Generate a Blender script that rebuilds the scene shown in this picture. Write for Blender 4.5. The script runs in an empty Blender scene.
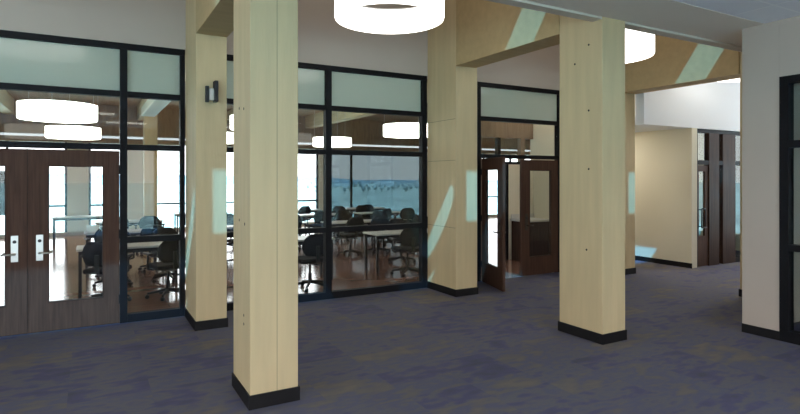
import bpy, bmesh, math, random
from mathutils import Vector, Matrix
random.seed(7)
C = bpy.context.scene.collection
PI = math.pi

# ------------------------------------------------------------------ materials
def new_mat(name):
    m = bpy.data.materials.new(name); m.use_nodes = True
    nt = m.node_tree; nt.nodes.clear()
    out = nt.nodes.new('ShaderNodeOutputMaterial')
    return m, nt, out

def princ(name, col, rough=.6, spec=.4, metal=0., noise=0., nscale=6., bump=0., bscale=60., stretch=(1,1,1)):
    m, nt, out = new_mat(name)
    b = nt.nodes.new('ShaderNodeBsdfPrincipled')
    b.inputs['Roughness'].default_value = rough
    b.inputs['Metallic'].default_value = metal
    b.inputs['Specular IOR Level'].default_value = spec
    b.inputs['Base Color'].default_value = (*col, 1)
    nt.links.new(b.outputs[0], out.inputs[0])
    tc = nt.nodes.new('ShaderNodeTexCoord')
    mp = nt.nodes.new('ShaderNodeMapping'); mp.inputs['Scale'].default_value = stretch
    nt.links.new(tc.outputs['Object'], mp.inputs[0])
    if noise:
        n = nt.nodes.new('ShaderNodeTexNoise'); n.inputs['Scale'].default_value = nscale
        n.inputs['Detail'].default_value = 6
        nt.links.new(mp.outputs[0], n.inputs['Vector'])
        r = nt.nodes.new('ShaderNodeValToRGB')
        r.color_ramp.elements[0].position = .3; r.color_ramp.elements[1].position = .7
        r.color_ramp.elements[0].color = (*[c*(1-noise) for c in col], 1)
        r.color_ramp.elements[1].color = (*[min(1, c*(1+noise)) for c in col], 1)
        nt.links.new(n.outputs[0], r.inputs[0]); nt.links.new(r.outputs[0], b.inputs['Base Color'])
    if bump:
        n2 = nt.nodes.new('ShaderNodeTexNoise'); n2.inputs['Scale'].default_value = bscale
        nt.links.new(mp.outputs[0], n2.inputs['Vector'])
        bp = nt.nodes.new('ShaderNodeBump'); bp.inputs['Strength'].default_value = bump
        bp.inputs['Distance'].default_value = .01
        nt.links.new(n2.outputs[0], bp.inputs['Height']); nt.links.new(bp.outputs[0], b.inputs['Normal'])
    return m

def schlick(nt, f0):
    lw = nt.nodes.new('ShaderNodeLayerWeight'); lw.inputs[0].default_value = .5
    p = nt.nodes.new('ShaderNodeMath'); p.operation = 'POWER'; p.inputs[1].default_value = 5
    nt.links.new(lw.outputs['Facing'], p.inputs[0])
    a = nt.nodes.new('ShaderNodeMath'); a.operation = 'MULTIPLY_ADD'; a.inputs[1].default_value = 1-f0; a.inputs[2].default_value = f0
    nt.links.new(p.outputs[0], a.inputs[0]); return a

def glass_mat(name, tint=(.93,.96,.95), ior=1.45, rough=0.):
    m, nt, out = new_mat(name)
    t = nt.nodes.new('ShaderNodeBsdfTransparent'); t.inputs[0].default_value = (*tint, 1)
    g = nt.nodes.new('ShaderNodeBsdfGlossy'); g.inputs['Roughness'].default_value = rough
    g.inputs[0].default_value = (.95, 1, 1, 1)
    f = schlick(nt, .022)
    mx = nt.nodes.new('ShaderNodeMixShader')
    nt.links.new(f.outputs[0], mx.inputs[0]); nt.links.new(t.outputs[0], mx.inputs[1])
    nt.links.new(g.outputs[0], mx.inputs[2]); nt.links.new(mx.outputs[0], out.inputs[0])
    return m

def frosted_mat(name):
    m, nt, out = new_mat(name)
    t = nt.nodes.new('ShaderNodeBsdfTranslucent'); t.inputs[0].default_value = (.80, .86, .80, 1)
    d = nt.nodes.new('ShaderNodeBsdfDiffuse'); d.inputs[0].default_value = (.58, .64, .56, 1)
    g = nt.nodes.new('ShaderNodeBsdfGlossy'); g.inputs['Roughness'].default_value = .12
    m1 = nt.nodes.new('ShaderNodeMixShader'); m1.inputs[0].default_value = .45
    m2 = nt.nodes.new('ShaderNodeMixShader')
    f = schlick(nt, .05)
    nt.links.new(t.outputs[0], m1.inputs[1]); nt.links.new(d.outputs[0], m1.inputs[2])
    nt.links.new(f.outputs[0], m2.inputs[0]); nt.links.new(m1.outputs[0], m2.inputs[1])
    nt.links.new(g.outputs[0], m2.inputs[2]); nt.links.new(m2.outputs[0], out.inputs[0])
    return m

def emit_mat(name, col, s):
    m, nt, out = new_mat(name)
    e = nt.nodes.new('ShaderNodeEmission'); e.inputs[0].default_value = (*col, 1); e.inputs[1].default_value = s
    nt.links.new(e.outputs[0], out.inputs[0]); return m

def wood_mat(name, c1, c2, rough=.55):
    m, nt, out = new_mat(name)
    b = nt.nodes.new('ShaderNodeBsdfPrincipled'); b.inputs['Roughness'].default_value = rough
    b.inputs['Specular IOR Level'].default_value = .15
    tc = nt.nodes.new('ShaderNodeTexCoord'); mp = nt.nodes.new('ShaderNodeMapping')
    mp.inputs['Scale'].default_value = (14, 14, .9)
    n = nt.nodes.new('ShaderNodeTexNoise'); n.inputs['Scale'].default_value = 2.2; n.inputs['Detail'].default_value = 7
    n.inputs['Distortion'].default_value = .6
    r = nt.nodes.new('ShaderNodeValToRGB'); r.color_ramp.elements[0].color = (*c1, 1); r.color_ramp.elements[1].color = (*c2, 1)
    r.color_ramp.elements[0].position = .3; r.color_ramp.elements[1].position = .7
    nt.links.new(tc.outputs['Object'], mp.inputs[0]); nt.links.new(mp.outputs[0], n.inputs['Vector'])
    nt.links.new(n.outputs[0], r.inputs[0]); nt.links.new(r.outputs[0], b.inputs['Base Color'])
    nt.links.new(b.outputs[0], out.inputs[0]); return m

def carpet_mat():
    m, nt, out = new_mat('carpet_tiles')
    N = nt.nodes.new; L = nt.links.new
    b = N('ShaderNodeBsdfPrincipled'); b.inputs['Roughness'].default_value = .85
    b.inputs['Specular IOR Level'].default_value = .25
    tc = N('ShaderNodeTexCoord')
    sn = N('ShaderNodeVectorMath'); sn.operation = 'SNAP'; sn.inputs[1].default_value = (.61, .305, 50)
    L(tc.outputs['Object'], sn.inputs[0])
    wn = N('ShaderNodeTexWhiteNoise'); wn.noise_dimensions = '2D'; L(sn.outputs[0], wn.inputs['Vector'])
    # long soft clouds of colour
    n1 = N('ShaderNodeTexNoise'); n1.inputs['Scale'].default_value = 2.4; n1.inputs['Detail'].default_value = 4
    L(tc.outputs['Object'], n1.inputs['Vector'])
    # streaks inside each tile
    mp = N('ShaderNodeMapping'); mp.inputs['Scale'].default_value = (3, 7, 1); L(tc.outputs['Object'], mp.inputs[0])
    n2 = N('ShaderNodeTexNoise'); n2.inputs['Scale'].default_value = 1.6; n2.inputs['Detail'].default_value = 5
    L(mp.outputs[0], n2.inputs['Vector'])
    a1 = N('ShaderNodeMath'); a1.operation = 'MULTIPLY_ADD'; a1.inputs[1].default_value = .26
    L(wn.outputs[0], a1.inputs[0])
    a2 = N('ShaderNodeMath'); a2.operation = 'MULTIPLY_ADD'; a2.inputs[1].default_value = .52
    L(n2.outputs[0], a2.inputs[0])
    a3 = N('ShaderNodeMath'); a3.operation = 'MULTIPLY'; a3.inputs[1].default_value = .44
    L(n1.outputs[0], a3.inputs[0]); L(a3.outputs[0], a2.inputs[2]); L(a2.outputs[0], a1.inputs[2])
    r = N('ShaderNodeValToRGB'); e = r.color_ramp.elements
    e[0].position = .36; e[0].color = (.098, .104, .140, 1)
    e[1].position = .82; e[1].color = (.205, .180, .155, 1)
    x = e.new(.48); x.color = (.112, .110, .200, 1)
    x = e.new(.56); x.color = (.158, .152, .172, 1)
    x = e.new(.65); x.color = (.128, .130, .200, 1)
    x = e.new(.73); x.color = (.170, .156, .156, 1)
    L(a1.outputs[0], r.inputs[0]); L(r.outputs[0], b.inputs['Base Color'])
    n3 = N('ShaderNodeTexNoise'); n3.inputs['Scale'].default_value = 220; L(tc.outputs['Object'], n3.inputs['Vector'])
    bp = N('ShaderNodeBump'); bp.inputs['Strength'].default_value = .3; bp.inputs['Distance'].default_value = .004
    L(n3.outputs[0], bp.inputs['Height']); L(bp.outputs[0], b.inputs['Normal'])
    L(b.outputs[0], out.inputs[0]); return m

def brick_mat(name, c1, c2, mortar, w, h, msize=.004, rough=.5, scale=1., offset=.5, spec=.4, rot=0):
    m, nt, out = new_mat(name); N = nt.nodes.new; L = nt.links.new
    b = N('ShaderNodeBsdfPrincipled'); b.inputs['Roughness'].default_value = rough; b.inputs['Specular IOR Level'].default_value = spec
    tc = N('ShaderNodeTexCoord'); mp = N('ShaderNodeMapping'); mp.inputs['Rotation'].default_value = (0, 0, rot)
    t = N('ShaderNodeTexBrick'); t.offset = offset
    t.inputs['Scale'].default_value = scale; t.inputs['Brick Width'].default_value = w; t.inputs['Row Height'].default_value = h
    t.inputs['Mortar Size'].default_value = msize; t.inputs['Mortar Smooth'].default_value = .1
    t.inputs['Color1'].default_value = (*c1, 1); t.inputs['Color2'].default_value = (*c2, 1); t.inputs['Mortar'].default_value = (*mortar, 1)
    L(tc.outputs['Object'], mp.inputs[0]); L(mp.outputs[0], t.inputs['Vector']); L(t.outputs[0], b.inputs['Base Color'])
    L(b.outputs[0], out.inputs[0]); return m

M = {}
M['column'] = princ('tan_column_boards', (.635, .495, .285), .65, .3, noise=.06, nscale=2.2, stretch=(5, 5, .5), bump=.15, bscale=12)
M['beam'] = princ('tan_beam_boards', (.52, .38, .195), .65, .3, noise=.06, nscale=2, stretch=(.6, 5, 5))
M['wall'] = princ('painted_wall', (.52, .44, .37), .8, .2, noise=.02, nscale=1.5)
M['wall_cream'] = princ('cream_wall', (.78, .73, .58), .8, .2, noise=.02, nscale=1.5)
M['wall_white'] = princ('white_wall', (.88, .91, .94), .8, .2)
M['soffit'] = princ('grey_soffit', (.77, .69, .59), .8, .2)
M['ceiling_tile'] = brick_mat('ceiling_tile', (.86, .86, .88), (.84, .84, .87), (.93, .93, .93), 1.22, .61, .012, .85, offset=0, spec=.1)
M['edge_trim'] = princ('edge_trim', (.62, .56, .46), .6)
M['carpet'] = carpet_mat()
M['black_frame'] = princ('dark_bronze_frame', (.008, .008, .010), .55, .15)
M['base'] = princ('black_rubber_base', (.012, .011, .012), .55, .2)
M['glass'] = glass_mat('clear_glass')
M['clerestory'] = glass_mat('clerestory_glass', (.40, .42, .42))
M['tinted'] = glass_mat('tinted_glass', (.225, .255, .26))
M['frosted'] = frosted_mat('frosted_glass')
M['door_wood'] = wood_mat('walnut_door', (.062, .031, .021), (.098, .050, .033))
M['door_wood_dark'] = wood_mat('dark_walnut', (.035, .020, .015), (.065, .035, .025))
M['brown_panel'] = wood_mat('brown_wall_panel', (.20, .135, .09), (.27, .19, .13))
M['steel'] = princ('brushed_steel', (.62, .60, .56), .32, .5, 1.)
M['lamp'] = emit_mat('lamp_diffuser', (1.0, .96, .89), 3.2)
M['lamp_room'] = emit_mat('lamp_diffuser_room', (1.0, .95, .86), 7.5)
M['lamp_metal'] = princ('lamp_white_metal', (.75, .75, .73), .4)
M['bronze'] = princ('dark_bronze_metal', (.06, .045, .035), .4, .5, .6)
M['black'] = princ('black_plastic', (.012, .012, .014), .45, .5)
M['black_fabric'] = princ('black_mesh_fabric', (.018, .018, .022), .8, .2, bump=.2, bscale=300)
M['table_top'] = princ('grey_laminate', (.62, .61, .57), .3, .5)
M['deck'] = princ('wood_deck', (.34, .24, .16), .7, .2, noise=.15, nscale=2, stretch=(6, .5, 1))
M['glulam'] = princ('glulam', (.62, .52, .33), .6, .3, noise=.1, nscale=3, stretch=(1, .4, 6))
M['duct'] = princ('pale_duct', (.72, .80, .68), .5)
M['room_floor'] = brick_mat('plank_floor', (.36, .19, .14), (.30, .18, .14), (.19, .12, .09), 1.2, .15, .004, .13, spec=1.)
M['white_light'] = princ('white_plastic', (.8, .8, .8), .4)
M['grass'] = princ('grass_field', (.46, .465, .38), .9, .1, noise=.5, nscale=.06)
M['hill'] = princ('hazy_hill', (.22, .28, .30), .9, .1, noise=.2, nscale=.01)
M['facade'] = princ('pale_facade', (.6, .58, .55), .9, .1)
M['tree'] = princ('tree_leaves', (.26, .30, .28), .9, .1, noise=.3, nscale=.5)
M['screen'] = princ('screen', (.008, .009, .012), .15, .5)
M['paper'] = princ('paper', (.85, .85, .82), .7)

# ------------------------------------------------------------------ mesh tools
def b_box(bm, x0, x1, y0, y1, z0, z1):
    vs = [bm.verts.new(p) for p in ((x0,y0,z0),(x1,y0,z0),(x1,y1,z0),(x0,y1,z0),(x0,y0,z1),(x1,y0,z1),(x1,y1,z1),(x0,y1,z1))]
    for f in ((0,3,2,1),(4,5,6,7),(0,1,5,4),(1,2,6,5),(2,3,7,6),(3,0,4,7)):
        bm.faces.new([vs[i] for i in f])

def b_tube(bm, p0, p1, r0, r1=None, n=12, caps=True):
    p0, p1 = Vector(p0), Vector(p1); r1 = r0 if r1 is None else r1
    d = (p1-p0).normalized(); a = Vector((0,0,1)) if abs(d.z) < .9 else Vector((1,0,0))
    u = d.cross(a).normalized(); v = d.cross(u)
    A = [bm.verts.new(p0 + (u*math.cos(2*PI*i/n)+v*math.sin(2*PI*i/n))*r0) for i in range(n)]
    B = [bm.verts.new(p1 + (u*math.cos(2*PI*i/n)+v*math.sin(2*PI*i/n))*r1) for i in range(n)]
    for i in range(n):
        bm.faces.new((A[i], A[(i+1)%n], B[(i+1)%n], B[i]))
    if caps: bm.faces.new(A[::-1]); bm.faces.new(B)

def b_lathe(bm, prof, n=64, c=(0,0,0)):   # closed profile [(r,z)...]
    rings = [[bm.verts.new((c[0]+r*math.cos(2*PI*i/n), c[1]+r*math.sin(2*PI*i/n), c[2]+z)) for i in range(n)] for r, z in prof]
    k = len(rings)
    for j in range(k):
        A, B = rings[j], rings[(j+1)%k]
        for i in range(n):
            bm.faces.new((A[i], A[(i+1)%n], B[(i+1)%n], B[i]))

def obj(name, bm, mat, parent=None, bevel=0., smooth=False, seg=2):
    me = bpy.data.meshes.new(name)
    if bevel:
        bmesh.ops.bevel(bm, geom=bm.edges[:], offset=bevel, segments=seg, profile=.5, affect='EDGES')
    bmesh.ops.recalc_face_normals(bm, faces=bm.faces[:])
    bm.to_mesh(me); bm.free()
    me.materials.append(mat)
    if smooth:
        for p in me.polygons: p.use_smooth = True
    o = bpy.data.objects.new(name, me); C.objects.link(o)
    if parent: o.parent = parent
    return o

def box(name, x0, x1, y0, y1, z0, z1, mat, parent=None, bevel=0.):
    """box in world space; for children pass coordinates local to the parent"""
    cx, cy, cz = (x0+x1)/2, (y0+y1)/2, z0
    bm = bmesh.new(); b_box(bm, x0-cx, x1-cx, y0-cy, y1-cy, 0, z1-z0)
    o = obj(name, bm, mat, parent, bevel); o.location = (cx, cy, cz); return o

def boxes(name, lst, mat, parent=None, bevel=0.):
    bm = bmesh.new()
    for b in lst: b_box(bm, *b)
    return obj(name, bm, mat, parent, bevel)

def thing(name, label, cat, loc=(0,0,0), rz=0, group=None):
    o = bpy.data.objects.new(name, None); C.objects.link(o); o.empty_display_size = .2
    o.location = loc; o.rotation_euler = (0, 0, rz); o['label'] = label; o['category'] = cat
    if group: o['group'] = group
    return o
def tag(o, label, cat, group=None):
    o['label'] = label; o['category'] = cat
    if group: o['group'] = group
    return o
def struct(o, label=None, cat=None):
    o['kind'] = 'structure'
    if label: o['label'] = label
    if cat: o['category'] = cat
    return o
def sroot(name, loc=(0,0,0), rz=0, label=None, cat=None):
    o = bpy.data.objects.new(name, None); C.objects.link(o); o.location = loc; o.rotation_euler = (0,0,rz)
    return struct(o, label, cat)
def dup(root, loc, rz, label, group):
    r = root.copy(); C.objects.link(r); r.location = loc; r.rotation_euler = (0, 0, rz)
    r['label'] = label; r['group'] = group
    for ch in list(root.children):
        c = ch.copy(); C.objects.link(c); c.parent = r
        for g in list(ch.children):
            d = g.copy(); C.objects.link(d); d.parent = c
    return r

# ------------------------------------------------------------------ key dimensions
GY = 7.59            # glazed wall plane (front of frames)
GD = .11             # frame depth
PY = 6.79            # pilaster front
HC = 3.55            # low ceiling
CL = 4.07            # line of columns / edge of low ceiling
HR = 6.3             # high roof
RY = 20.0            # far wall of the classroom
RC = 4.15            # classroom ceiling
def S(name, x0,x1,y0,y1,z0,z1, mat, label=None):
    return struct(box(name, x0,x1,y0,y1,z0,z1, M[mat]), label)

# ------------------------------------------------------------------ shell of the hall
S('floor', -7, 14, -6, GY+.03, -.12, 0, 'carpet', 'blue grey and olive carpet tiles')
S('floor_corridor', 8.95, 14, GY+.031, 9.40, -.12, 0, 'carpet')
S('floor_classroom', -7, 8.94, GY+.031, RY, -.12, 0, 'room_floor', 'reddish brown plank floor of the classroom')
S('floor_classroom_east', 8.95, 19, 9.41, RY, -.12, 0, 'room_floor')
# low ceiling: tile field towards the camera and a plain soffit strip beside the columns
S('ceiling', -7, 6.849, -6, 3.36, HC, HC+.2, 'ceiling_tile', 'pale suspended ceiling tiles')
S('ceiling_soffit', -7, 14, 3.362, CL, HC-.004, HC+.2, 'soffit', 'plain grey soffit strip')
S('ceiling_room_right', 6.85, 14, -6, 3.36, HC, HC+.2, 'ceiling_tile')
S('trim_1', -7, 14, CL+.001, CL+.13, HC-.03, HC+.06, 'edge_trim', 'light trim along the edge of the low ceiling')
S('ceiling_high', -7, 14, CL, GY+.25, HR, HR+.2, 'wall')
# clerestory wall above the low ceiling with a long strip window
S('wall_clerestory_low', -7, 14, CL, CL+.12, HC+.06, 4.83, 'wall')
S('wall_clerestory_top', -7, 14, CL, CL+.12, 5.76, HR, 'wall')
cw = sroot('window_1', (0, 0, 0), 0, 'high strip window above the low ceiling', 'window')
for k in range(-2, 4):
    x = 2.53 + 3.74*k
    box('mullion', x, x+.17, CL, CL+.10, 4.83, 5.76, M['black_frame'], cw)
box('glass_pane', -7, 14, CL+.055, CL+.061, 4.83, 5.76, M['clerestory'], cw)
# walls closing the hall outside the frame
S('wall_left', -7.2, -7, 4.2, GY+.2, -.12, HR, 'wall'); S('wall_left_top', -7.2, -7, -6, 4.2, 3.0, HR, 'wall')
w = sroot('window_18', (0,0,0), 0, 'tall windows at the left end of the hall', 'window')
box('glass_pane', -7.1, -7.094, -6, 4.2, 0, 3.0, M['glass'], w)
for k in range(7): box('mullion', -7.15, -7.05, -6+k*1.68, -5.93+k*1.68, 0, 3.0, M['black_frame'], w)
S('wall_right', 14, 14.2, -6, 4.3, -.12, HR, 'wall_cream')
S('wall_right_low', 14, 14.2, 4.3, 6.5, -.12, .4, 'wall_cream'); S('wall_right_top', 14, 14.2, 4.3, 6.5, 5.9, HR, 'wall_cream')
S('wall_right_rear', 14, 14.2, 6.5, 9.4, -.12, HR, 'wall_cream')
w = sroot('window_15', (0,0,0), 0, 'tall window at the east end of the hall', 'window')
box('glass_pane', 14.1, 14.106, 4.3, 6.5, .4, 5.9, M['glass'], w)
for y in (4.3, 5.37, 6.43): box('mullion', 14.05, 14.15, y, y+.07, .4, 5.9, M['black_frame'], w)
# back wall with windows
S('wall_back_right', 6.65, 14, -6.2, -6, -.12, HC+.2, 'wall')
S('wall_back_top', -7, 6.649, -6.2, -6, 2.9, HC+.2, 'wall')
bw = sroot('window_2', (0, 0, 0), 0, 'wide window band behind the camera', 'window')
for x in (-7, -5.2, -3.4, -1.6, .2, 2, 3.8, 5.6):
    box('mullion', x, x+.08, -6.15, -6.05, 0, 2.9, M['black_frame'], bw)
box('glass_pane', -7, 6.64, -6.10, -6.094, 0, 2.9, M['glass'], bw)

# ------------------------------------------------------------------ glazed wall plane
S('wall_above_glazing', -7, 8.95, GY, GY+.25, 3.475, HR, 'wall', 'tall taupe wall above the interior glazing')
S('wall_far_left', -7, -2.62, GY, GY+.2, 0, 3.474, 'wall')
S('wall_beside_doors', 7.86, 8.94, GY, GY+.2, 0, 3.474, 'wall')

def vbar(par, x0, x1, z0, z1, name='mullion', y0=GY, d=GD):
    return box(name, x0, x1, y0, y0+d, z0, z1, M['black_frame'], par, .006)
def hbar(par, x0, x1, z0, z1, name='rail', y0=GY, d=GD):
    return box(name, x0, x1, y0+.004, y0+d-.004, z0, z1, M['black_frame'], par)
def pane(par, x0, x1, z0, z1, mat='glass', y=GY+.055):
    return box('frosted_pane' if mat == 'frosted' else 'glass_pane', x0, x1, y, y+.006, z0, z1, M[mat], par)

Z = dict(top=(3.40, 3.475), up=(2.81, 2.88), head=(2.15, 2.22), chair=(.99, 1.065), sill=(0, .10))
# left: double doors with sidelight
w = sroot('window_3', (0,0,0), 0, 'black framed glazing with doors and a sidelight at the left', 'window')
xs = [-2.62, -1.575, .33, 1.02]            # verticals (left sidelight, doors, right sidelight)
vbar(w, -2.62, -2.54, 0, 3.40, 'jamb'); vbar(w, -1.655, -1.58, 0, 3.40)
vbar(w, .322, .405, 0, 3.40); vbar(w, 1.02, 1.08, 0, 3.40, 'jamb')
hbar(w, -2.62, 1.08, *Z['top'], 'head_rail')
for a, b in ((-2.54, -1.655), (-1.58, .322), (.405, 1.02)):
    hbar(w, a, b, *Z['up'], 'transom_rail'); hbar(w, a, b, *Z['head'], 'transom_rail')
    pane(w, a, b, Z['up'][1], Z['top'][0], 'frosted'); pane(w, a, b, Z['head'][1], Z['up'][0])
for a, b in ((-2.54, -1.655), (.405, 1.02)):
    hbar(w, a, b, *Z['chair'], 'middle_rail'); hbar(w, a, b, *Z['sill'], 'sill_rail')
    pane(w, a, b, Z['sill'][1], Z['chair'][0]); pane(w, a, b, Z['chair'][1], Z['head'][0])
# middle: fixed glazing of two bays
w = sroot('window_4', (0,0,0), 0, 'black framed fixed glazing between the two wall columns', 'window')
vbar(w, 1.445, 1.53, 0, 3.40, 'jamb'); vbar(w, 3.04, 3.136, 0, 3.40); vbar(w, 4.72, 4.815, 0, 3.40, 'jamb')
hbar(w, 1.445, 4.815, *Z['top'], 'head_rail')
for a, b in ((1.53, 3.04), (3.136, 4.72)):
    for k, n in (('up','transom_rail'), ('head','transom_rail'), ('chair','middle_rail'), ('sill','sill_rail')):
        hbar(w, a, b, *Z[k], n)
    pane(w, a, b, Z['up'][1], Z['top'][0], 'frosted'); pane(w, a, b, Z['head'][1], Z['up'][0])
    pane(w, a, b, Z['chair'][1], Z['head'][0]); pane(w, a, b, Z['sill'][1], Z['chair'][0])
# right: frame of the second pair of doors
w = sroot('window_5', (0,0,0), 0, 'black door frame with transom lights right of the middle glazing', 'window')
S('wall_between_frame', 5.23, 5.84, GY, GY+.2, 0, 3.474, 'wall')
vbar(w, 5.845, 5.925, 0, 3.40, 'jamb'); vbar(w, 7.785, 7.86, 0, 3.40, 'jamb')
hbar(w, 5.845, 7.86, *Z['top'], 'head_rail')
a, b = 5.925, 7.785
hbar(w, a, b, *Z['up'], 'transom_rail'); hbar(w, a, b, *Z['head'], 'transom_rail')
pane(w, a, b, Z['up'][1], Z['top'][0], 'frosted'); pane(w, a, b, Z['head'][1], Z['up'][0])

# ------------------------------------------------------------------ doors
def door(name, hinge, rz, w, side, label, metal='steel', wood='door_wood'):
    """leaf in local space: x from 0 (hinge) to w*side, y 0..0.045"""
    r = sroot(name, hinge, rz, label, 'door')
    H = 2.135; la, lb = .175, .20           # hinge stile / lock stile
    def X(a, b): return (a*side, b*side) if side > 0 else (b*side, a*side)
    p = []
    for (a, b, z0, z1) in ((.003, la, .01, H), (w-lb, w-.003, .01, H), (la, w-lb, .01, .335), (la, w-lb, 1.945, H)):
        x0, x1 = X(a, b); p.append((x0, x1, 0, .045, z0, z1))
    boxes('door_panel', p, M[wood], r)
    fr = []
    for (a, b, z0, z1) in ((la, la+.012, .335, 1.945), (w-lb-.012, w-lb, .335, 1.945), (la+.012, w-lb-.012, .335, .347), (la+.012, w-lb-.012, 1.933, 1.945)):
        x0, x1 = X(a, b); fr.append((x0, x1, -.004, .049, z0, z1))
    boxes('lite_frame', fr, M['door_wood_dark'], r)
    x0, x1 = X(la+.012, w-lb-.012)
    box('glass_pane', x0, x1, .02, .026, .347, 1.933, M['glass'], r)
    for s, yy in ((-1, -.008), (1, .045)):
        x0, x1 = X(w-.155, w-.085)
        pl = box('lock_plate', x0, x1, yy, yy+.008, .84, 1.14, M[metal], r, .002)
        bm = bmesh.new()
        xc = (w-.12)*side; y1 = yy+.004+s*.055
        b_tube(bm, (xc, yy+.004, .93), (xc, y1, .93), .012)
        b_tube(bm, (xc, y1, .93), (xc-.125*side, y1, .93), .010)
        obj('lever_handle', bm, M[metal], r, smooth=True)
        bm = bmesh.new(); b_tube(bm, (xc, yy+.004, 1.07), (xc, yy+.004+s*.018, 1.07), .02, .018, 16)
        obj('lock_cylinder', bm, M['black'], r)
    for z in (.25, 1.05, 1.85):
        x0, x1 = X(-.004, .012)
        box('hinge', x0, x1, -.012, 0, z, z+.11, M['base'], r)
    return r
S('trim_2', -.632, -.624, GY+.006, GY+.05, .004, 2.14, 'door_wood_dark', 'meeting stile of the double doors')
S('trim_3', -1.57, .32, GY+.02, GY+.09, .001, .012, 'base', 'door threshold')
door('door_1', (-1.578, GY+.012, 0), 0, .949, 1, 'walnut door leaf at the far left of the double doors')
door('door_2', (.320, GY+.012, 0), 0, .949, -1, 'walnut door leaf beside the glass sidelight')
ang = math.atan2(-.93, -.29)
door('door_3', (5.93, GY-.01, 0), ang, .925, 1, 'walnut door leaf standing open into the hall', 'bronze')
door('door_4', (7.78, GY+.012, 0), 0, .925, -1, 'closed walnut door leaf beside the open one', 'bronze')

# ------------------------------------------------------------------ columns, pilasters, beams
def column(name, x0, x1, y0, y1, top, label, seams=(), holes=(), cat='column', group=None, joints=()):
    cx, cy = (x0+x1)/2, (y0+y1)/2
    r = thing(name, label, cat, (cx, cy, 0), 0, group)
    hx, hy = (x1-x0)/2, (y1-y0)/2
    bm = bmesh.new(); b_box(bm, -hx, hx, -hy, hy, 0, top); obj('shaft', bm, M['column'], r, .006)
    t = .012
    boxes('base_trim', [(-hx-t, hx+t, -hy-t, -hy, 0, .11), (-hx-t, -hx, -hy, hy, 0, .11), (hx, hx+t, -hy, hy, 0, .11), (-hx-t, hx+t, hy, hy+t, 0, .11)], M['base'], r)
    for (s, z) in holes:         # along the left face, small tie holes
        bm = bmesh.new(); b_tube(bm, (-hx-.0015, -hy+s*2*hy, z), (-hx+.004, -hy+s*2*hy, z), .012, n=12)
        obj('tie_hole', bm, M['base'], r)
    for s in seams:              # board joint on the front
        box('board_joint', -hx+s*2*hx-.002, -hx+s*2*hx+.002, -hy-.001, -hy+.003, .11, top-.01, princ_joint, r)
    for z in joints:
        box('panel_joint', -hx-.001, -hx+.003, -hy+.01, hy-.01, z-.003, z+.003, princ_joint, r)
    return r
princ_joint = princ('dark_joint', (.26, .21, .14), .9, .1)  # darker brown of the board and panel joints
col_h = HC-.006
c1 = column('column', 1.082, 1.47, 4.27, 4.84, HR, 'tan freestanding column closest to the camera, left of centre', (.55,), ((.35, .62), (.35, .69), (.30, 1.43), (.62, 1.45), (.35, 2.36), (.62, 2.38)))
c2 = column('column', 4.82, 5.19, CL-.005, 4.69, HR, 'tan freestanding column right of centre, with the sloping beam behind it', (), ((.35, 1.0), (.3, 1.9), (.3, 2.55), (.3, 3.28), (.62, 3.1)))
c3 = column('column', 8.60, 8.98, CL, 4.69, HR, 'tan freestanding column mostly hidden behind the right wall end')
GW = 'columns standing against the glazed wall'
p1 = column('wall_column', 1.085, 1.44, PY, GY-.002, HR, 'tan wall column between the left doors and the middle glazing', group=GW)
p2 = column('wall_column', 4.82, 5.225, PY, GY-.002, HR, 'tan wall column between the middle glazing and the open door', group=GW, joints=(1.04, 2.07, 2.70))
p3 = column('wall_column', 8.57, 8.945, PY, GY-.002, HR, 'tan wall column seen just right of the centre freestanding column', group=GW)
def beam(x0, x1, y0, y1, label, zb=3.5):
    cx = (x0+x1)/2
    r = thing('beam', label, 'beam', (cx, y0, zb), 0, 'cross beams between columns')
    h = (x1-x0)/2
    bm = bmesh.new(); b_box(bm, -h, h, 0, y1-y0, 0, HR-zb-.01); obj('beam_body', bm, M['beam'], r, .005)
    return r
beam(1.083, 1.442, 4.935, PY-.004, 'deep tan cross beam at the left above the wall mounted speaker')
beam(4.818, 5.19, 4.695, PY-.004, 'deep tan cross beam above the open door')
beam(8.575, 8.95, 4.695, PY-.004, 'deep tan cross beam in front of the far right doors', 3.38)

# ------------------------------------------------------------------ right end of the hall
S('wall_header', 8.957, 14, 6.61, 6.80, 2.80, HR, 'wall_white', 'white wall band above the far opening')
S('wall_corridor', 10.42, 10.60, 6.61, 9.40, 0, 2.799, 'wall_cream', 'cream corridor wall')
S('wall_corridor_left', 8.75, 8.94, GY+.21, 9.40, 0, RC, 'wall_cream')
S('wall_corridor_end', 8.95, 10.41, 9.3, 9.40, 0, 2.8, 'wall_cream')
S('ceiling_corridor', 8.95, 10.60, 6.81, 9.40, 2.80, 2.9, 'wall_white')
S('baseboard_corridor', 10.407, 10.419, 6.60, 9.29, 0, .10, 'base')
# far right glazed doors
w = sroot('window_6', (0,0,0), 0, 'dark framed entrance doors at the far right end', 'window')
FY = 6.63
vbar(w, 10.602, 10.66, 0, 2.72, 'jamb', FY); 
for a, b in ((11.04, 11.40), (11.53, 12.0)): box('post', a, b, FY, FY+GD, 0, 2.72, M['door_wood_dark'], w, .006)
vbar(w, 12.9, 13.0, 0, 2.72, 'jamb', FY)
hbar(w, 10.602, 13.0, 2.72, 2.795, 'head_rail', FY); 
for a, b in ((10.66, 11.04), (11.40, 11.53), (12.0, 12.9)):
    hbar(w, a, b, 2.07, 2.16, 'transom_rail', FY); pane(w, a, b, 2.16, 2.72, y=FY+.05)
pane(w, 11.40, 11.53, 0.02, 2.07, y=FY+.05)
pane(w, 12.0, 12.9, .10, 2.07, y=FY+.05); hbar(w, 12.0, 12.9, 0, .1, 'sill_rail', FY)
r = sroot('door_5', (10.66, FY+.02, 0), 0, 'dark brown door with a pull handle at the far right end', 'door')
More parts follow.
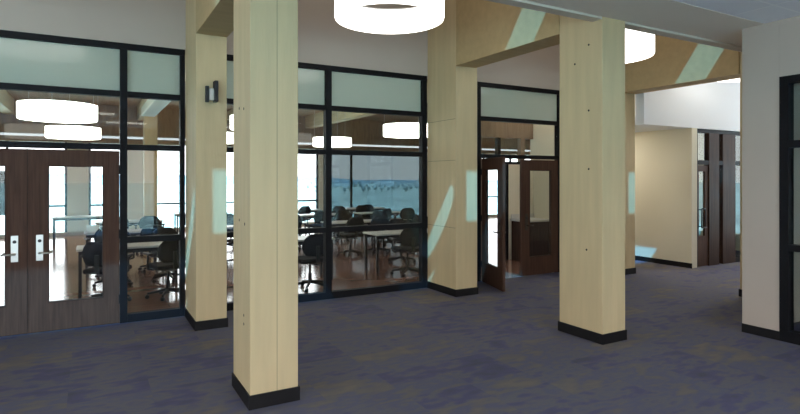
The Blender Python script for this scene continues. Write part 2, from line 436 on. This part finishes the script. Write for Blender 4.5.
boxes('door_panel', [(.005, .06, 0, .045, .01, 2.06), (.27, .375, 0, .045, .01, 2.06), (.06, .27, 0, .045, .01, .62), (.06, .27, 0, .045, 1.93, 2.06)], M['door_wood'], r)
box('glass_pane', .06, .27, .02, .026, .62, 1.93, M['glass'], r)
bm = bmesh.new(); b_tube(bm, (.05, -.07, .80), (.05, -.07, 1.18), .012); b_tube(bm, (.05, 0, .82), (.05, -.07, .82), .01); b_tube(bm, (.05, 0, 1.16), (.05, -.07, 1.16), .01)
b_tube(bm, (.05, -.07, .80), (.22, -.07, .80), .012); b_tube(bm, (.05, -.07, 1.18), (.17, -.07, 1.18), .012); b_tube(bm, (.17, -.07, .80), (.17, -.07, 1.18), .010)
obj('pull_handle', bm, M['black'], r, smooth=True)
S('wall_end_right', 13.0, 14, 6.63, 6.8, 0, 2.799, 'wall_cream')
S('floor_entrance', 10.601, 14, 6.81, 6.815, -.01, .0, 'carpet')
S('wall_entrance_back', 10.61, 14, 9.2, 9.3, 0, 2.9, 'wall_cream')
S('wall_entrance_side', 12.2, 12.3, 6.80, 9.19, 0, 2.9, 'wall_cream')
S('ceiling_entrance', 10.61, 14, 6.81, 9.2, 2.9, 3.0, 'wall_white')

# wing wall and glazing of the room at the right
XR = 6.65
S('wall_wing', XR, XR+.20, 3.20, 3.60, 0, HC, 'wall', 'taupe wall end beside the right hand glazing')
S('wall_wing_header', XR, XR+.20, -6, 3.199, 2.92, HC, 'wall')
S('baseboard_wing', XR-.012, XR-.001, 3.20, 3.60, 0, .10, 'base')
w = sroot('window_7', (0,0,0), 0, 'black framed glazing at the right edge', 'window')
def xbar(par, y0, y1, z0, z1, name): return box(name, XR-.01, XR+.11, y0, y1, z0, z1, M['black_frame'], par)
xbar(w, 3.11, 3.199, 0, 2.84, 'jamb'); xbar(w, -6, 3.199, 2.84, 2.92, 'head_rail')
for y1 in (3.11, 1.6, .1, -1.4, -2.9, -4.4):
    y0 = y1-1.43 if y1 > -4 else -6
    for z0, z1, n in ((2.13, 2.21, 'transom_rail'), (1.0, 1.07, 'middle_rail'), (0, .12, 'sill_rail')): xbar(w, y0, y1, z0, z1, n)
    for z0, z1 in ((2.21, 2.84), (1.07, 2.13), (.12, 1.0)): box('glass_pane', XR+.05, XR+.056, y0, y1, z0, z1, M['glass'], w)
    if y1 > -4: xbar(w, y0-.07, y0, 0, 2.84, 'mullion')
S('wall_room_right_back', 6.85, 14, 3.50, 3.60, 0, HC, 'wall')

# ------------------------------------------------------------------ ring lamps
def ring_lamp(loc, zb, R, zt, label, group, mat, first=None, h=.30):
    if first: return dup(first, (loc[0], loc[1], zb), 0, label, group)
    r = thing('ring_pendant_lamp', label, 'lamp', (loc[0], loc[1], zb), 0, group)
    Ri = R*.93
    bm = bmesh.new()
    b_lathe(bm, [(R-.008, 0), (R, .02), (R, h), (Ri, h), (Ri, .02), (Ri+.004, 0)], 72); obj('diffuser_ring', bm, M[mat], r, smooth=False)
    bm = bmesh.new(); b_lathe(bm, [(R+.004, h+.001), (R+.004, h+.015), (Ri-.004, h+.015), (Ri-.004, h+.001)], 72); obj('top_band', bm, M['lamp_metal'], r)
    for k in range(3):
        a = 2*PI*k/3+.4; bm = bmesh.new()
        b_tube(bm, (R*.965*math.cos(a), R*.965*math.sin(a), h+.015), (R*.965*math.cos(a), R*.965*math.sin(a), zt-zb), .004, n=6)
        obj('suspension_cable', bm, M['steel'], r)
    return r
G1 = 'ring lamps hanging in the hall'
L1 = ring_lamp((3.05, 5.63), 3.65, .64, HR, 'glowing white ring lamp hanging over the middle bay, largest of all', G1, 'lamp')
ring_lamp((6.80, 5.63), 3.62, .64, HR, 'glowing white ring lamp half hidden by the centre right column', G1, 'lamp', L1)
ring_lamp((10.50, 5.55), 3.66, .64, HR, 'glowing white ring lamp in front of the white wall band at the far right', G1, 'lamp', L1)
ring_lamp((-.70, 5.63), 3.65, .64, HR, 'glowing white ring lamp over the left double doors outside the view', G1, 'lamp', L1)
L0 = ring_lamp((-1.2, -.4), 2.75, .54, HC, 'added ring lamp under the tile ceiling, left of the camera', 'added ring lamps under the tile ceiling', 'lamp')  # this ring and its copies: out of view, added to brighten the ceiling
for x, y, lab in ((2.2, -.4, 'added ring lamp under the tile ceiling, right of the camera'), (5.0, .3, 'added ring lamp under the tile ceiling close to the right glazing'), (-4.5, -.4, 'added ring lamp under the tile ceiling at the far left')):
    ring_lamp((x, y), 2.75, .54, HC, lab, 'added ring lamps under the tile ceiling', 'lamp', L0)
G2 = 'ring lamps hanging in the classroom'
R1 = ring_lamp((-.43, 10.1), 2.71, .54, RC, 'bright ring lamp inside the classroom, upper one seen above the left doors', G2, 'lamp_room', None, .24)
for x, y, lab in ((-.32, 14.3, 'bright ring lamp inside the classroom, lower one seen above the left doors'),
                  (2.75, 10.1, 'bright ring lamp inside the classroom peeking out beside the nearest column'),
                  (2.75, 14.3, 'bright ring lamp deep inside the classroom behind the nearest column'),
                  (5.93, 10.1, 'bright ring lamp inside the classroom at the right pane of the middle glazing'),
                  (5.96, 14.4, 'bright ring lamp deep inside the classroom behind the mullion of the middle glazing')):
    ring_lamp((x, y), 2.69, .64, RC, lab, G2, 'lamp_room', R1)

# wall mounted speaker on the left wall column
r = thing('wall_speaker', 'small black wall device on a grey bracket on the left wall column', 'speaker', (1.262, PY, 2.70))
box('back_plate', -.075, -.035, -.05, -.001, .0, .19, M['black'], r, .004)
box('bracket', -.035, .02, -.075, -.001, .02, .16, M['steel'], r, .004)
box('speaker_body', .015, .058, -.12, -.001, .0, .25, M['black'], r, .006)

# ------------------------------------------------------------------ classroom shell
S('ceiling_classroom', -7, 8.94, GY+.25, RY, RC, RC+.2, 'deck', 'brown timber deck ceiling of the classroom')
S('ceiling_classroom_east', 8.94, 19, 9.5, RY, RC, RC+.2, 'deck')
S('wall_classroom_left', -7.2, -7, GY+.2, RY, -.12, RC, 'wall_cream')
S('wall_classroom_right', 19, 19.2, 9.4, RY, -.12, RC, 'wall_cream')
S('wall_classroom_east_front', 8.95, 19, 9.41, 9.5, 0, RC, 'wall_cream')
# far wall: piers between the windows
S('wall_far_sill', -7, 19, RY, RY+.25, -.12, .10, 'wall_cream')
S('wall_far_band', -7, 19, RY, RY+.25, 2.92, 3.08, 'deck')
S('wall_far_top', -7, 19, RY, RY+.25, 3.17, RC, 'deck')
S('wall_far_pier_a', -.62, -.04, RY, RY+.25, .10, 2.919, 'wall_cream')
S('wall_far_pier_b', 1.0, 1.78, RY, RY+.25, .10, 2.919, 'wall_cream')
S('wall_far_pier_c', 7.72, 7.92, RY, RY+.25, .10, 2.919, 'wall_cream')
S('wall_far_pier_d', 12.7, 14.2, RY, RY+.25, .10, 2.919, 'wall_cream')
n = 8
for (x0, x1, mat, mulls) in ((-7, -.62, 'glass', (-5.4, -3.8, -2.2)), (-.04, 1.0, 'glass', ()), (1.78, 7.72, 'glass', (3.3, 4.75, 6.2)), (7.92, 12.7, 'tinted', (9.1,)), (14.2, 19, 'glass', (15.8, 17.4))):
    w = sroot('window_%d' % n, (0,0,0), 0, None, 'window'); n += 1
    for x in (x0, *[m for m in mulls], x1-.07): box('mullion', x, x+.07, RY+.05, RY+.15, .10, 2.919, M['black_frame'], w)
    if mat != 'tinted': box('middle_rail', x0+.07, x1-.07, RY+.055, RY+.145, .90, .955, M['black_frame'], w)
    box('glass_pane', x0+.07, x1-.07, RY+.10, RY+.106, .10, 2.919, M[mat], w)
w = sroot('window_%d' % n, (0,0,0), 0, None, 'window')
box('glass_pane', -7, 19, RY+.10, RY+.106, 3.08, 3.17, M['clerestory'], w)
# posts, beams, duct in the classroom
t = thing('timber_post', 'tan timber post inside the classroom seen through the left sidelight', 'post', (1.49, 17.0, 0))
boxes('post_shaft', [(-.17, .17, -.17, .17, 0, RC-.5)], M['column'], t, .01)
G3 = 'timber beams under the classroom ceiling'
for x, lab in ((-2.1, 'timber beam under the classroom ceiling at the far left'), (1.49, 'timber beam under the classroom ceiling behind the left sidelight'),
               (4.35, 'timber beam under the classroom ceiling above the middle glazing'), (7.3, 'timber beam under the classroom ceiling at its right side')):
    o = boxes('timber_beam', [(-.14, .14, 0, RY-GY-.3, 0, .45)], M['glulam']); o.location = (x, GY+.26, RC-.45); tag(o, lab, 'beam', G3)
o = boxes('air_duct', [(-.13, .13, 0, 3.6, 0, .18)], M['duct'], None, .02); o.location = (1.03, 8.6, 3.05)
for y in (.6, 3.0):
    for x in (-.11, .11):
        bm = bmesh.new(); b_tube(bm, (x, y, .18), (x, y, RC-3.05), .006, n=6); obj('hanger_rod', bm, M['steel'], o)
tag(o, 'pale green rectangular air duct under the classroom ceiling', 'duct')
t = thing('projector', 'black ceiling projector inside the classroom beside the pale duct', 'projector', (1.75, 10.6, 2.95))
bm = bmesh.new(); b_box(bm, -.2, .2, -.16, .16, 0, .15); obj('projector_body', bm, M['black'], t, .02)
bm = bmesh.new(); b_tube(bm, (0, 0, .15), (0, 0, RC-2.95), .02); obj('ceiling_pole', bm, M['black'], t)
bm = bmesh.new(); b_tube(bm, (-.09, -.19, .075), (-.09, -.16, .075), .045, .05, 20); obj('lens', bm, M['screen'], t)
# small lobby behind the second pair of doors
S('wall_lobby_brown', 6.25, 7.28, 9.3, 9.4, 0, RC, 'brown_panel')
S('wall_lobby_brown_top', 7.28, 8.74, 9.3, 9.4, 2.68, RC, 'brown_panel')
S('wall_lobby_pier', 8.36, 8.47, 9.28, 9.40, 2.16, 2.68, 'brown_panel')
S('wall_lobby_cream', 8.02, 8.74, 9.3, 9.4, 0, 2.10, 'wall_cream')
w = sroot('window_14', (0,0,0), 0, 'glazed transom of the lobby behind the open door', 'window')
hbar(w, 7.28, 8.74, 2.10, 2.16, 'transom_rail', 9.3); vbar(w, 7.72, 7.80, 2.16, 2.68, 'mullion', 9.3); vbar(w, 7.28, 7.33, 0, 2.10, 'jamb', 9.3); vbar(w, 7.96, 8.02, 0, 2.1, 'jamb', 9.3)
pane(w, 7.80, 8.36, 2.16, 2.68, y=9.35)
t = thing('lobby_counter', 'white topped counter with dark front behind the closed door leaf', 'counter', (7.62, 8.70, 0))
box('cabinet', .45, 1.11, .02, .56, 0, .86, M['door_wood_dark'], t); box('worktop', .42, 1.12, 0, .58, .862, .90, M['table_top'], t, .005)
box('backsplash', .45, 1.11, .56, .58, .902, 1.0, M['table_top'], t)

# ------------------------------------------------------------------ classroom furniture
def make_table(label, loc, group):
    r = thing('classroom_table', label, 'table', loc, 0, group)
    bm = bmesh.new(); b_box(bm, 0, 1.5, 0, .6, .71, .742); obj('tabletop', bm, M['table_top'], r, .006)
    boxes('apron', [(.06, 1.44, .05, .07, .645, .709), (.06, 1.44, .53, .55, .645, .709)], M['black'], r)
    for x in (.03, 1.43):
        for y in (.03, .53):
            boxes('leg', [(x, x+.04, y, y+.04, 0, .709)], M['black'], r)
    return r
def make_chair(label, loc, rz, group):
    r = thing('task_chair', label, 'chair', loc, rz, group)
    bm = bmesh.new(); b_box(bm, -.245, .245, -.22, .25, .44, .51); s = obj('seat', bm, M['black_fabric'], r, .028, seg=3)
    # curved back (behind the sitter, local -y)
    bm = bmesh.new(); nx, nz = 9, 8; F = []; B = []
    for j in range(nz+1):
        tz = j/nz; z = .56+.35*tz; ww = .235*math.sqrt(max(.05, 1-((tz-.45)/.62)**2))
        rf, rb = [], []
        for i in range(nx+1):
            t = -1+2*i/nx; x = ww*t; y = -.25-.05*tz+.05*t*t+.03*math.sin(tz*PI)
            rf.append(bm.verts.new((x, y, z))); rb.append(bm.verts.new((x, y-.035, z)))
        F.append(rf); B.append(rb)
    for j in range(nz):
        for i in range(nx):
            bm.faces.new((F[j][i], F[j][i+1], F[j+1][i+1], F[j+1][i])); bm.faces.new((B[j][i+1], B[j][i], B[j+1][i], B[j+1][i+1]))
    for j in range(nz):
        bm.faces.new((F[j][0], F[j+1][0], B[j+1][0], B[j][0])); bm.faces.new((F[j+1][nx], F[j][nx], B[j][nx], B[j+1][nx]))
    for i in range(nx):
        bm.faces.new((F[0][i+1], F[0][i], B[0][i], B[0][i+1])); bm.faces.new((F[nz][i], F[nz][i+1], B[nz][i+1], B[nz][i]))
    obj('backrest', bm, M['black_fabric'], r, smooth=True)
    bm = bmesh.new(); b_box(bm, -.03, .03, -.30, -.27, .46, .72); b_box(bm, -.03, .03, -.29, -.05, .41, .438); obj('back_bracket', bm, M['black'], r)
    for s in (-1, 1):
        bm = bmesh.new(); b_box(bm, s*.30-.035, s*.30+.035, -.14, .12, .665, .695); a = obj('armrest', bm, M['black'], r, .008)
        bm = bmesh.new(); b_tube(bm, (s*.21, 0, .43), (s*.30, 0, .45), .014); b_tube(bm, (s*.30, 0, .45), (s*.30, -.01, .665), .016); obj('arm_post', bm, M['black'], r)
    bm = bmesh.new(); b_tube(bm, (0, 0, .10), (0, 0, .25), .03); b_tube(bm, (0, 0, .25), (0, 0, .43), .018); obj('gas_post', bm, M['black'], r)
    bm = bmesh.new()
    for k in range(5):
        a = 2*PI*k/5+PI/2
        b_tube(bm, (0, 0, .115), (.29*math.cos(a), .29*math.sin(a), .075), .026, .016, 8)
    obj('star_base', bm, M['black'], r)
    for k in range(5):
        a = 2*PI*k/5+PI/2; x, y = .29*math.cos(a), .29*math.sin(a)
        bm = bmesh.new(); u = Vector((-math.sin(a), math.cos(a), 0))*.022
        b_tube(bm, Vector((x, y, .03))-u, Vector((x, y, .03))+u, .03, n=12); obj('caster', bm, M['black'], r)
    return r
rows = [('front row', 9.36), ('second row', 12.0), ('third row', 14.8), ('row nearest the windows', 17.3)]
tabs = {0: [(-.18, 9.36, 'seen through the left door and its sidelight'), (2.27, 8.97, 'just right of the nearest column'), (4.66, 9.12, 'with a chair at the right pane')],
        1: [(-.10, 12.0, 'seen through the right door leaf'), (2.35, 12.0, 'behind the nearest column'), (4.9, 12.0, 'at the middle of the right pane')],
        2: [(.1, 14.8, 'behind the left sidelight'), (2.6, 14.8, 'deep behind the nearest column'), (5.1, 14.8, 'beyond the mullion'), (7.05, 14.8, 'towards the tinted window')],
        3: [(-.9, 17.3, 'beside the wall pier'), (2.2, 17.3, 'behind the left sidelight'), (5.3, 17.3, 'beyond the mullion'), (7.7, 17.3, 'before the tinted window')]}
T0 = None; GT = 'classroom tables'
for k in tabs:
    for (x, y, d) in tabs[k]:
        lab = 'grey topped table in the %s, %s' % (rows[k][0], d)
        if T0 is None: T0 = make_table(lab, (x, y, 0), GT)
        else: dup(T0, (x, y, 0), 0, lab, GT)
chairs = [(1.03, 8.93, .25, 'at the front table, largest one in the left sidelight'), (.22, 8.98, -.5, 'at the front table, cut by the door edge'),
          (.35, 10.32, 2.9, 'across the front table, between door and sidelight'), (1.2, 10.38, 3.3, 'across the front table, behind the sidelight chair'),
          (3.12, 8.48, .1, 'just right of the nearest column, closest to the glass'), (3.05, 10.0, 3.2, 'across the table beside the nearest column'),
          (5.15, 8.80, -.15, 'at the right pane, with the white table top behind it'), (5.75, 10.1, 3.0, 'across the table at the right pane'),
          (.25, 11.62, .2, 'in the second row behind the door glass'), (1.1, 11.6, -.2, 'in the second row behind the sidelight'),
          (2.75, 11.6, 0, 'in the second row behind the nearest column'), (3.55, 11.62, .3, 'in the second row right of the nearest column'),
          (5.25, 11.6, .1, 'in the second row, left of the pair at the right pane'), (6.0, 11.62, -.3, 'in the second row, right of the pair at the right pane'),
          (4.3, 12.9, 2.8, 'turned away behind the second row'), (.5, 14.4, .3, 'in the third row behind the sidelight, left'), (1.25, 14.4, -.1, 'in the third row behind the sidelight, right'),
          (3.0, 14.4, 0, 'in the third row behind the nearest column'), (5.5, 14.4, .2, 'in the third row, silhouetted left of the mullion'), (6.2, 14.42, 0, 'in the third row, silhouetted right of the mullion'),
          (7.5, 14.4, .4, 'in the third row, before the tinted window'), (8.35, 14.42, -.2, 'in the third row, rightmost before the tinted window'),
          (4.65, 14.4, .1, 'in the third row just left of the middle mullion'), (6.75, 12.9, 2.9, 'turned away behind the second row at the far right pane'),
          (7.0, 11.4, -.4, 'standing free at the right end of the second row'), (6.9, 15.9, 3.1, 'turned away before the tinted window, left one'), (7.75, 15.95, 3.2, 'turned away before the tinted window, right one'),
          (4.0, 16.9, .1, 'by the window row, hidden left by the nearest column'), (2.7, 16.9, 0, 'by the window row behind the sidelight'), (5.9, 16.9, .3, 'by the window row beyond the mullion'), (8.2, 16.9, -.1, 'by the window row before the tinted window')]
C0 = None; GC = 'task chairs around the classroom tables'
for (x, y, rz, d) in chairs:
    lab = 'black task chair ' + d
    if C0 is None: C0 = make_chair(lab, (x, y, 0), rz, GC)
    else: dup(C0, (x, y, 0), rz, lab, GC)
# screen on a stand seen through the far left door
t = thing('television', 'black screen on a stand seen through the far left door glass', 'television', (-1.95, 12.3, 0))
box('screen_panel', -.75, .62, -.03, .03, 1.12, 1.93, M['screen'], t, .01)
box('stand_pole', -.05, .05, -.02, .06, .06, 1.12, M['black'], t); box('stand_foot', -.45, .45, -.3, .3, 0, .06, M['black'], t, .01)
# papers and a white box on tables
for x, y, z, lab in ((.05, 12.2, .743, 'white paper box on the second row table behind the door glass, left one'), (.42, 12.3, .743, 'white paper box on the second row table behind the door glass, right one')):
    o = boxes('paper_box', [(-.11, .11, -.08, .08, 0, .14)], M['paper'], None, .004); o.location = (x, y, z); tag(o, lab, 'box', 'paper boxes')

# ------------------------------------------------------------------ outside
bm = bmesh.new(); b_box(bm, -900, 900, RY+.3, 1600, -6.2, -6); g = obj('ground', bm, M['grass']); struct(g, 'grass field outside')
bm = bmesh.new(); b_box(bm, -900, 900, -900, -6.3, -6.2, -6); g = obj('ground_south', bm, M['grass']); struct(g)
def ridge(name, y0, h, seed, lab):
    rnd = random.Random(seed); bm = bmesh.new(); n = 90; rows_ = []
    ph = [rnd.uniform(0, 6) for _ in range(4)]
    for i in range(n+1):
        x = -700+1900*i/n
        hh = h*(.6+.25*math.sin(x*.006+ph[0])+.12*math.sin(x*.017+ph[1])+.05*math.sin(x*.05+ph[2]))
        rows_.append([bm.verts.new((x, y0-220, -6)), bm.verts.new((x, y0-90, -6+hh*.55)), bm.verts.new((x, y0, -6+hh)), bm.verts.new((x, y0+150, -6))])
    for a, b in zip(rows_, rows_[1:]):
        for k in range(3): bm.faces.new((a[k], b[k], b[k+1], a[k+1]))
    o = obj(name, bm, M['hill'], smooth=True); struct(o, lab); return o
ridge('ground_hills', 900, 16, 3, 'low hazy hills outside the tinted window')
rnd = random.Random(5)
for k in range(14):
    x = 150+k*16+rnd.uniform(-3, 3); y = 460+(k%3)*35
    w_, d_, h_ = rnd.uniform(6, 16), 8, rnd.uniform(2.5, 5)
    t = thing('house', 'pale house outside beyond the tinted window', 'building', (x, y, -6), 0, 'houses of the town outside')
    box('house_wall', -w_/2, w_/2, -d_/2, d_/2, 0, h_, M['facade'], t)
    bm = bmesh.new(); v = [bm.verts.new(p) for p in ((-w_/2, -d_/2, h_), (w_/2, -d_/2, h_), (w_/2, d_/2, h_), (-w_/2, d_/2, h_), (-w_/2, 0, h_+1.8), (w_/2, 0, h_+1.8))]
    for f in ((0,1,5,4), (2,3,4,5), (0,4,3), (1,2,5)): bm.faces.new([v[i] for i in f])
    obj('roof', bm, M['hill'], t)
for k in range(60):
    y = (260, 310, 370, 410, 610, 660)[k%6]+rnd.uniform(-18, 18); x = y*(.36+.34*((k*.618+.11)%1)); rr = rnd.uniform(.9, 1.6)
    t = thing('tree', 'dark round tree outside beyond the tinted window', 'tree', (x, y, -6), 0, 'trees of the town outside')
    bm = bmesh.new(); bmesh.ops.create_icosphere(bm, subdivisions=2, radius=rr, matrix=Matrix.Translation((0, 0, rr+.7)))
    for v in bm.verts: v.co += Vector((rnd.uniform(-.3, .3), rnd.uniform(-.3, .3), rnd.uniform(-.3, .3)))
    obj('foliage', bm, M['tree'], t); bm = bmesh.new(); b_tube(bm, (0,0,0), (0,0,1.2), .25, .18, 8); obj('trunk', bm, M['door_wood_dark'], t)

# ------------------------------------------------------------------ added fill panels: unseen behind the view, and in the side rooms
def area(name, loc, size, sizey, power, col, rot=(0,0,0)):
    l = bpy.data.lights.new(name, 'AREA'); l.shape = 'RECTANGLE'; l.size = size; l.size_y = sizey; l.energy = power; l.color = col
    o = bpy.data.objects.new(name, l); C.objects.link(o); o.location = loc; o.rotation_euler = rot; return o
G4 = 'added fill panels on the tile ceiling'
pl = None
for i, (x, y) in enumerate(((-3, -1.5), (0, -1.5), (3, -1.5), (5.2, -1.5), (-3, -4), (1, -4), (4.5, -4))):
    t = thing('fill_panel', 'unseen fill panel added on the tile ceiling behind the view', 'light', (x, y, HC-.012), 0, G4)
    box('light_frame', -.62, .62, -.32, .32, 0, .011, M['lamp_metal'], t)
    box('diffuser', -.58, .58, -.28, .28, -.004, -.001, PANEL if pl else globals().setdefault('PANEL', emit_mat('fill_panel_emission', (1, .93, .84), 7.0)), t); pl = t

t = thing('fill_panel', 'fill panel added above the lobby counter', 'light', (8.1, 8.45, RC-.012), 0)  # extra source added to brighten the lobby
box('light_frame', -.52, .52, -.52, .52, 0, .011, M['lamp_metal'], t); box('diffuser', -.48, .48, -.48, .48, -.004, -.001, PANEL, t)
t = thing('fill_panel', 'hidden fill panel added in the corridor ceiling', 'light', (9.50, 8.45, 2.788), 0)  # added behind the column to lift the cream corridor wall
box('light_frame', -.32, .32, -.76, .76, 0, .011, M['lamp_metal'], t); box('diffuser', -.28, .28, -.72, .72, -.004, -.001, PANEL, t)
t = thing('fill_panel', 'fill panel added inside the far right entrance', 'light', (11.3, 8.0, 2.888), 0)  # added so the entrance interior is not dark
box('light_frame', -.32, .32, -.32, .32, 0, .011, M['lamp_metal'], t); box('diffuser', -.28, .28, -.28, .28, -.004, -.001, PANEL, t)

# ------------------------------------------------------------------ sun, sky, camera
sun = bpy.data.lights.new('sun', 'SUN'); sun.energy = 36; sun.angle = .009; sun.color = (.14, .56, 1.0)
so = bpy.data.objects.new('sun', sun); C.objects.link(so)
d = Vector((.6, .704, -1)).normalized()
so.rotation_euler = d.to_track_quat('-Z', 'Y').to_euler(); so.location = (-5, -10, 20)
wd = bpy.data.worlds.new('sky'); bpy.context.scene.world = wd; wd.use_nodes = True
bg = wd.node_tree.nodes['Background']; bg.inputs[0].default_value = (.99, .945, 1.0, 1); bg.inputs[1].default_value = 5.0

cam = bpy.data.cameras.new('camera'); co = bpy.data.objects.new('camera', cam); C.objects.link(co)
cam.sensor_width = 36; cam.lens = 547/800*36; cam.shift_y = -29/800
th = math.atan(310/547)
co.location = (0, 0, 1.8); co.rotation_euler = (PI/2, 0, -th)
sc = bpy.context.scene; sc.camera = co
sc.view_settings.view_transform = 'Standard'; sc.view_settings.look = 'None'
sc.view_settings.gamma = 1; sc.view_settings.exposure = .02
sc.view_settings.use_curve_mapping = False
